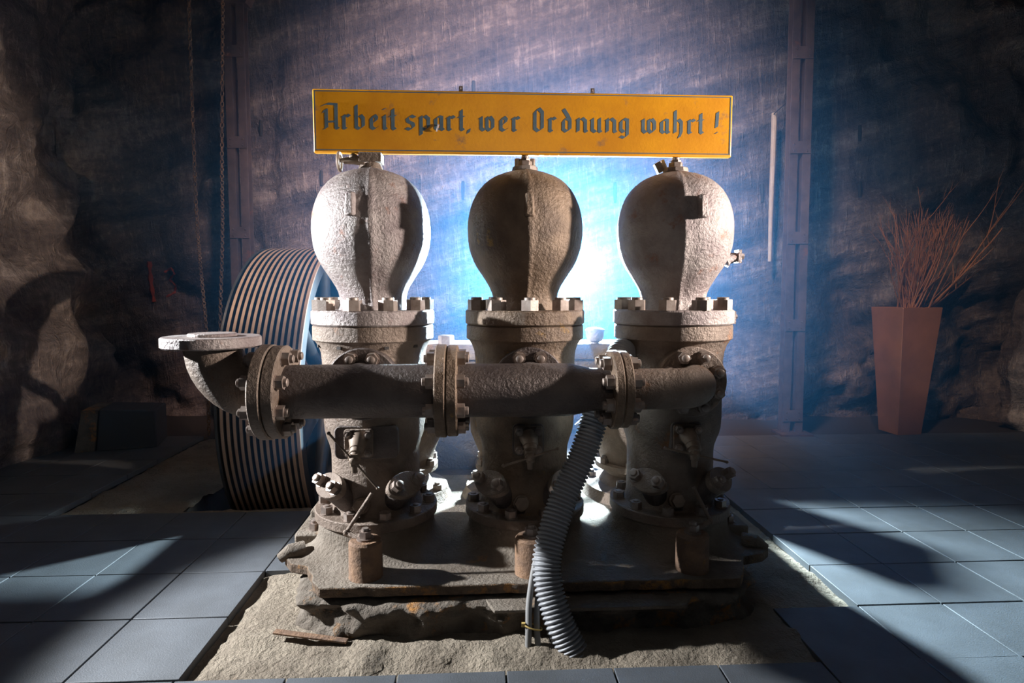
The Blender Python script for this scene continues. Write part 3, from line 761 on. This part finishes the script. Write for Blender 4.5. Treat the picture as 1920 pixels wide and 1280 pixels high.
# planter with twigs -----------------------------------------------------
pc = Vector((3.79, 5.78, 0))
pl = empty('tall_planter', pc, R(8)); tag(pl, 'tall tapering square planter of rust brown metal by the right rock wall', 'planter')
def sq(h, s0, z): return [Vector((a*h, b*h, z)) for a, b in ((-1, -1), (1, -1), (1, 1), (-1, 1))]
g = Geo(); rings = [(.125, 0), (.205, 1.22), (.190, 1.22), (.18, 1.0)]
for h_, z in rings: g.v += sq(h_, 0, z)
for j in range(3):
    for i in range(4): g.f.append((j*4+i, j*4+(i+1) % 4, (j+1)*4+(i+1) % 4, (j+1)*4+i))
g.f += [(3, 2, 1, 0), (12, 13, 14, 15)]
g.build('pot', PLANT, pl, bevel=.004)
rng = random.Random(4)
def twig(base, d, L, r, big=False):
    g = Geo()
    def grow(p, d, L, r, depth):
        pts_ = [p]; q = p.copy(); dd = d.normalized(); n = 7
        for k in range(n):
            dd = (dd+Vector((rng.uniform(-.12, .12), rng.uniform(-.12, .12), rng.uniform(-.03, .10)))).normalized(); q = q+dd*(L/n); pts_.append(q.copy())
        g.tube(pts_, [r*(1-.75*k/n) for k in range(n+1)], 5)
        if depth:
            for k in range(3 if depth == 2 else 2):
                i = rng.randint(2, 6); sd = Vector((rng.uniform(-1, 1), rng.uniform(-1, 1), rng.uniform(.2, 1))).normalized()
                grow(pts_[i], (dd+sd*.75), L*rng.uniform(.25, .42), r*.5, depth-1)
    grow(base, d, L, r, 2)
    return g.build('dry_twig', TWIG, origin=base)
for k in range(46):
    a = rng.uniform(0, 6.28); q = rng.uniform(.0, .13); base = pc+Vector((q*math.cos(a), q*math.sin(a), 1.05))
    sx = rng.gauss(.10, .27); d = Vector((sx, rng.uniform(-.22, .16), 1)); L = rng.uniform(.65, 1.12)
    o = twig(base, d, L, rng.uniform(.006, .010))
    tag(o, 'thin upright reddish dry twig standing in the tall planter', 'twig', 'dry twigs in the planter')
for (sx, L, lb) in ((.95, 1.75, 'longest dry branch in the planter, reaching far out to the upper right'), (.72, 1.05, 'dry branch leaning right in the planter, just under the longest one'), (1.15, .8, 'lowest dry branch leaning right over the planter rim')):
    o = twig(pc+Vector((.08, -.02, 1.08)), Vector((sx, -.25, .95)), L, .011); tag(o, lb, 'branch')

# boards leaning at the far left -----------------------------------------
t = empty('storage_box', P3(240, 772, 5.3), R(18)); t.location.z = 0
tag(t, 'dark box with a slanting side on the floor at far left, under the rock', 'box')
Geo().prism([(-.20, 0), (.26, 0), (.26, .33), (-.16, .36)], -.2, .2, lambda p: Vector((p.x, p.z, p.y))).build('body', BOXM, t, bevel=.01)
Geo().prism([(-.36, 0), (-.21, 0), (-.17, .36), (-.29, .36)], -.2, .2, lambda p: Vector((p.x, p.z, p.y))).build('slanting_panel', CONC, t, bevel=.004)

# red painted number on the rock, drill holes ------------------------------
deps = bpy.context.evaluated_depsgraph_get(); bpy.context.view_layer.update(); deps = bpy.context.evaluated_depsgraph_get()
walls = [bpy.data.objects[n] for n in ('wall_back', 'wall_left', 'wall_right')]
from mathutils.bvhtree import BVHTree
bv = [BVHTree.FromObject(o, deps) for o in walls]
camp = Vector((0, 0, H))
def onwall(px, py):
    d = (P3(px, py, 5)-camp).normalized(); best = None
    for b in bv:
        h = b.ray_cast(camp, d)
        if h[0] is not None and (best is None or h[3] < best[3]): best = h
    n = best[1]
    if n.dot(d) > 0: n = -n
    return best[0], n
def paint(name, strokes, width, m, label, cat):
    g = Geo()
    for st in strokes:
        P = []
        for (a, b) in zip(st, st[1:]):
            for k in range(6): P.append((a[0]+(b[0]-a[0])*k/6, a[1]+(b[1]-a[1])*k/6))
        P.append(st[-1]); pts_ = []
        for p in P:
            h, n = onwall(*p); pts_.append(h+n*.004)
        g.tube(pts_, [width*(.8+.3*math.sin(i*1.7)) for i in range(len(pts_))], 6)
    c = g.v[0].copy(); o = g.build(name, m, origin=c); return tag(o, label, cat)
paint('painted_numeral', [[(280, 490), (283, 530), (290, 566)]], .026, REDP, 'thick red stroke of the numeral one painted on the left rock', 'painted mark')
paint('painted_numeral', [[(308, 510), (322, 502), (328, 512), (318, 524), (330, 534), (328, 548), (312, 556)]], .015, REDP, 'faint thin red numeral three painted on the left rock', 'painted mark')
for ti, (x, y, hh) in enumerate(((489, 225, 30), (603, 320, 28), (888, 152, 22), (868, 340, 34), (1153, 342, 38), (1429, 345, 34), (1612, 235, 30), (1612, 342, 28))):
    h, n = onwall(x, y); h2, _ = onwall(x, y+hh)
    g = Geo().tube([h+n*.004, (h+h2)/2+n*.004, h2+n*.004], [.016, .02, .014], 8)  # dark bead on the rock face stands for a drill hole
    o = g.build('drill_slot_%d' % (ti+1), GROUT, origin=h); tag(o, None, None, kind='structure')

# haze in the cave ---------------------------------------------------------
hm = bpy.data.materials.new('haze'); hm.use_nodes = True; nt = hm.node_tree
for n_ in list(nt.nodes):
    if n_.type == 'BSDF_PRINCIPLED': nt.nodes.remove(n_)
vs = nt.nodes.new('ShaderNodeVolumeScatter'); vs.inputs['Color'].default_value = (.11, .47, 1, 1)
vs.inputs['Density'].default_value = .06; vs.inputs['Anisotropy'].default_value = .55
nt.links.new(vs.outputs[0], nt.nodes['Material Output'].inputs['Volume'])
g = Geo().box((0.3, 4.85, 2.45), (7.6, 2.9, 4.8)); o = g.build('haze', hm); tag(o, 'thin blue lit haze hanging in the cave behind the pump', 'haze', kind='stuff')
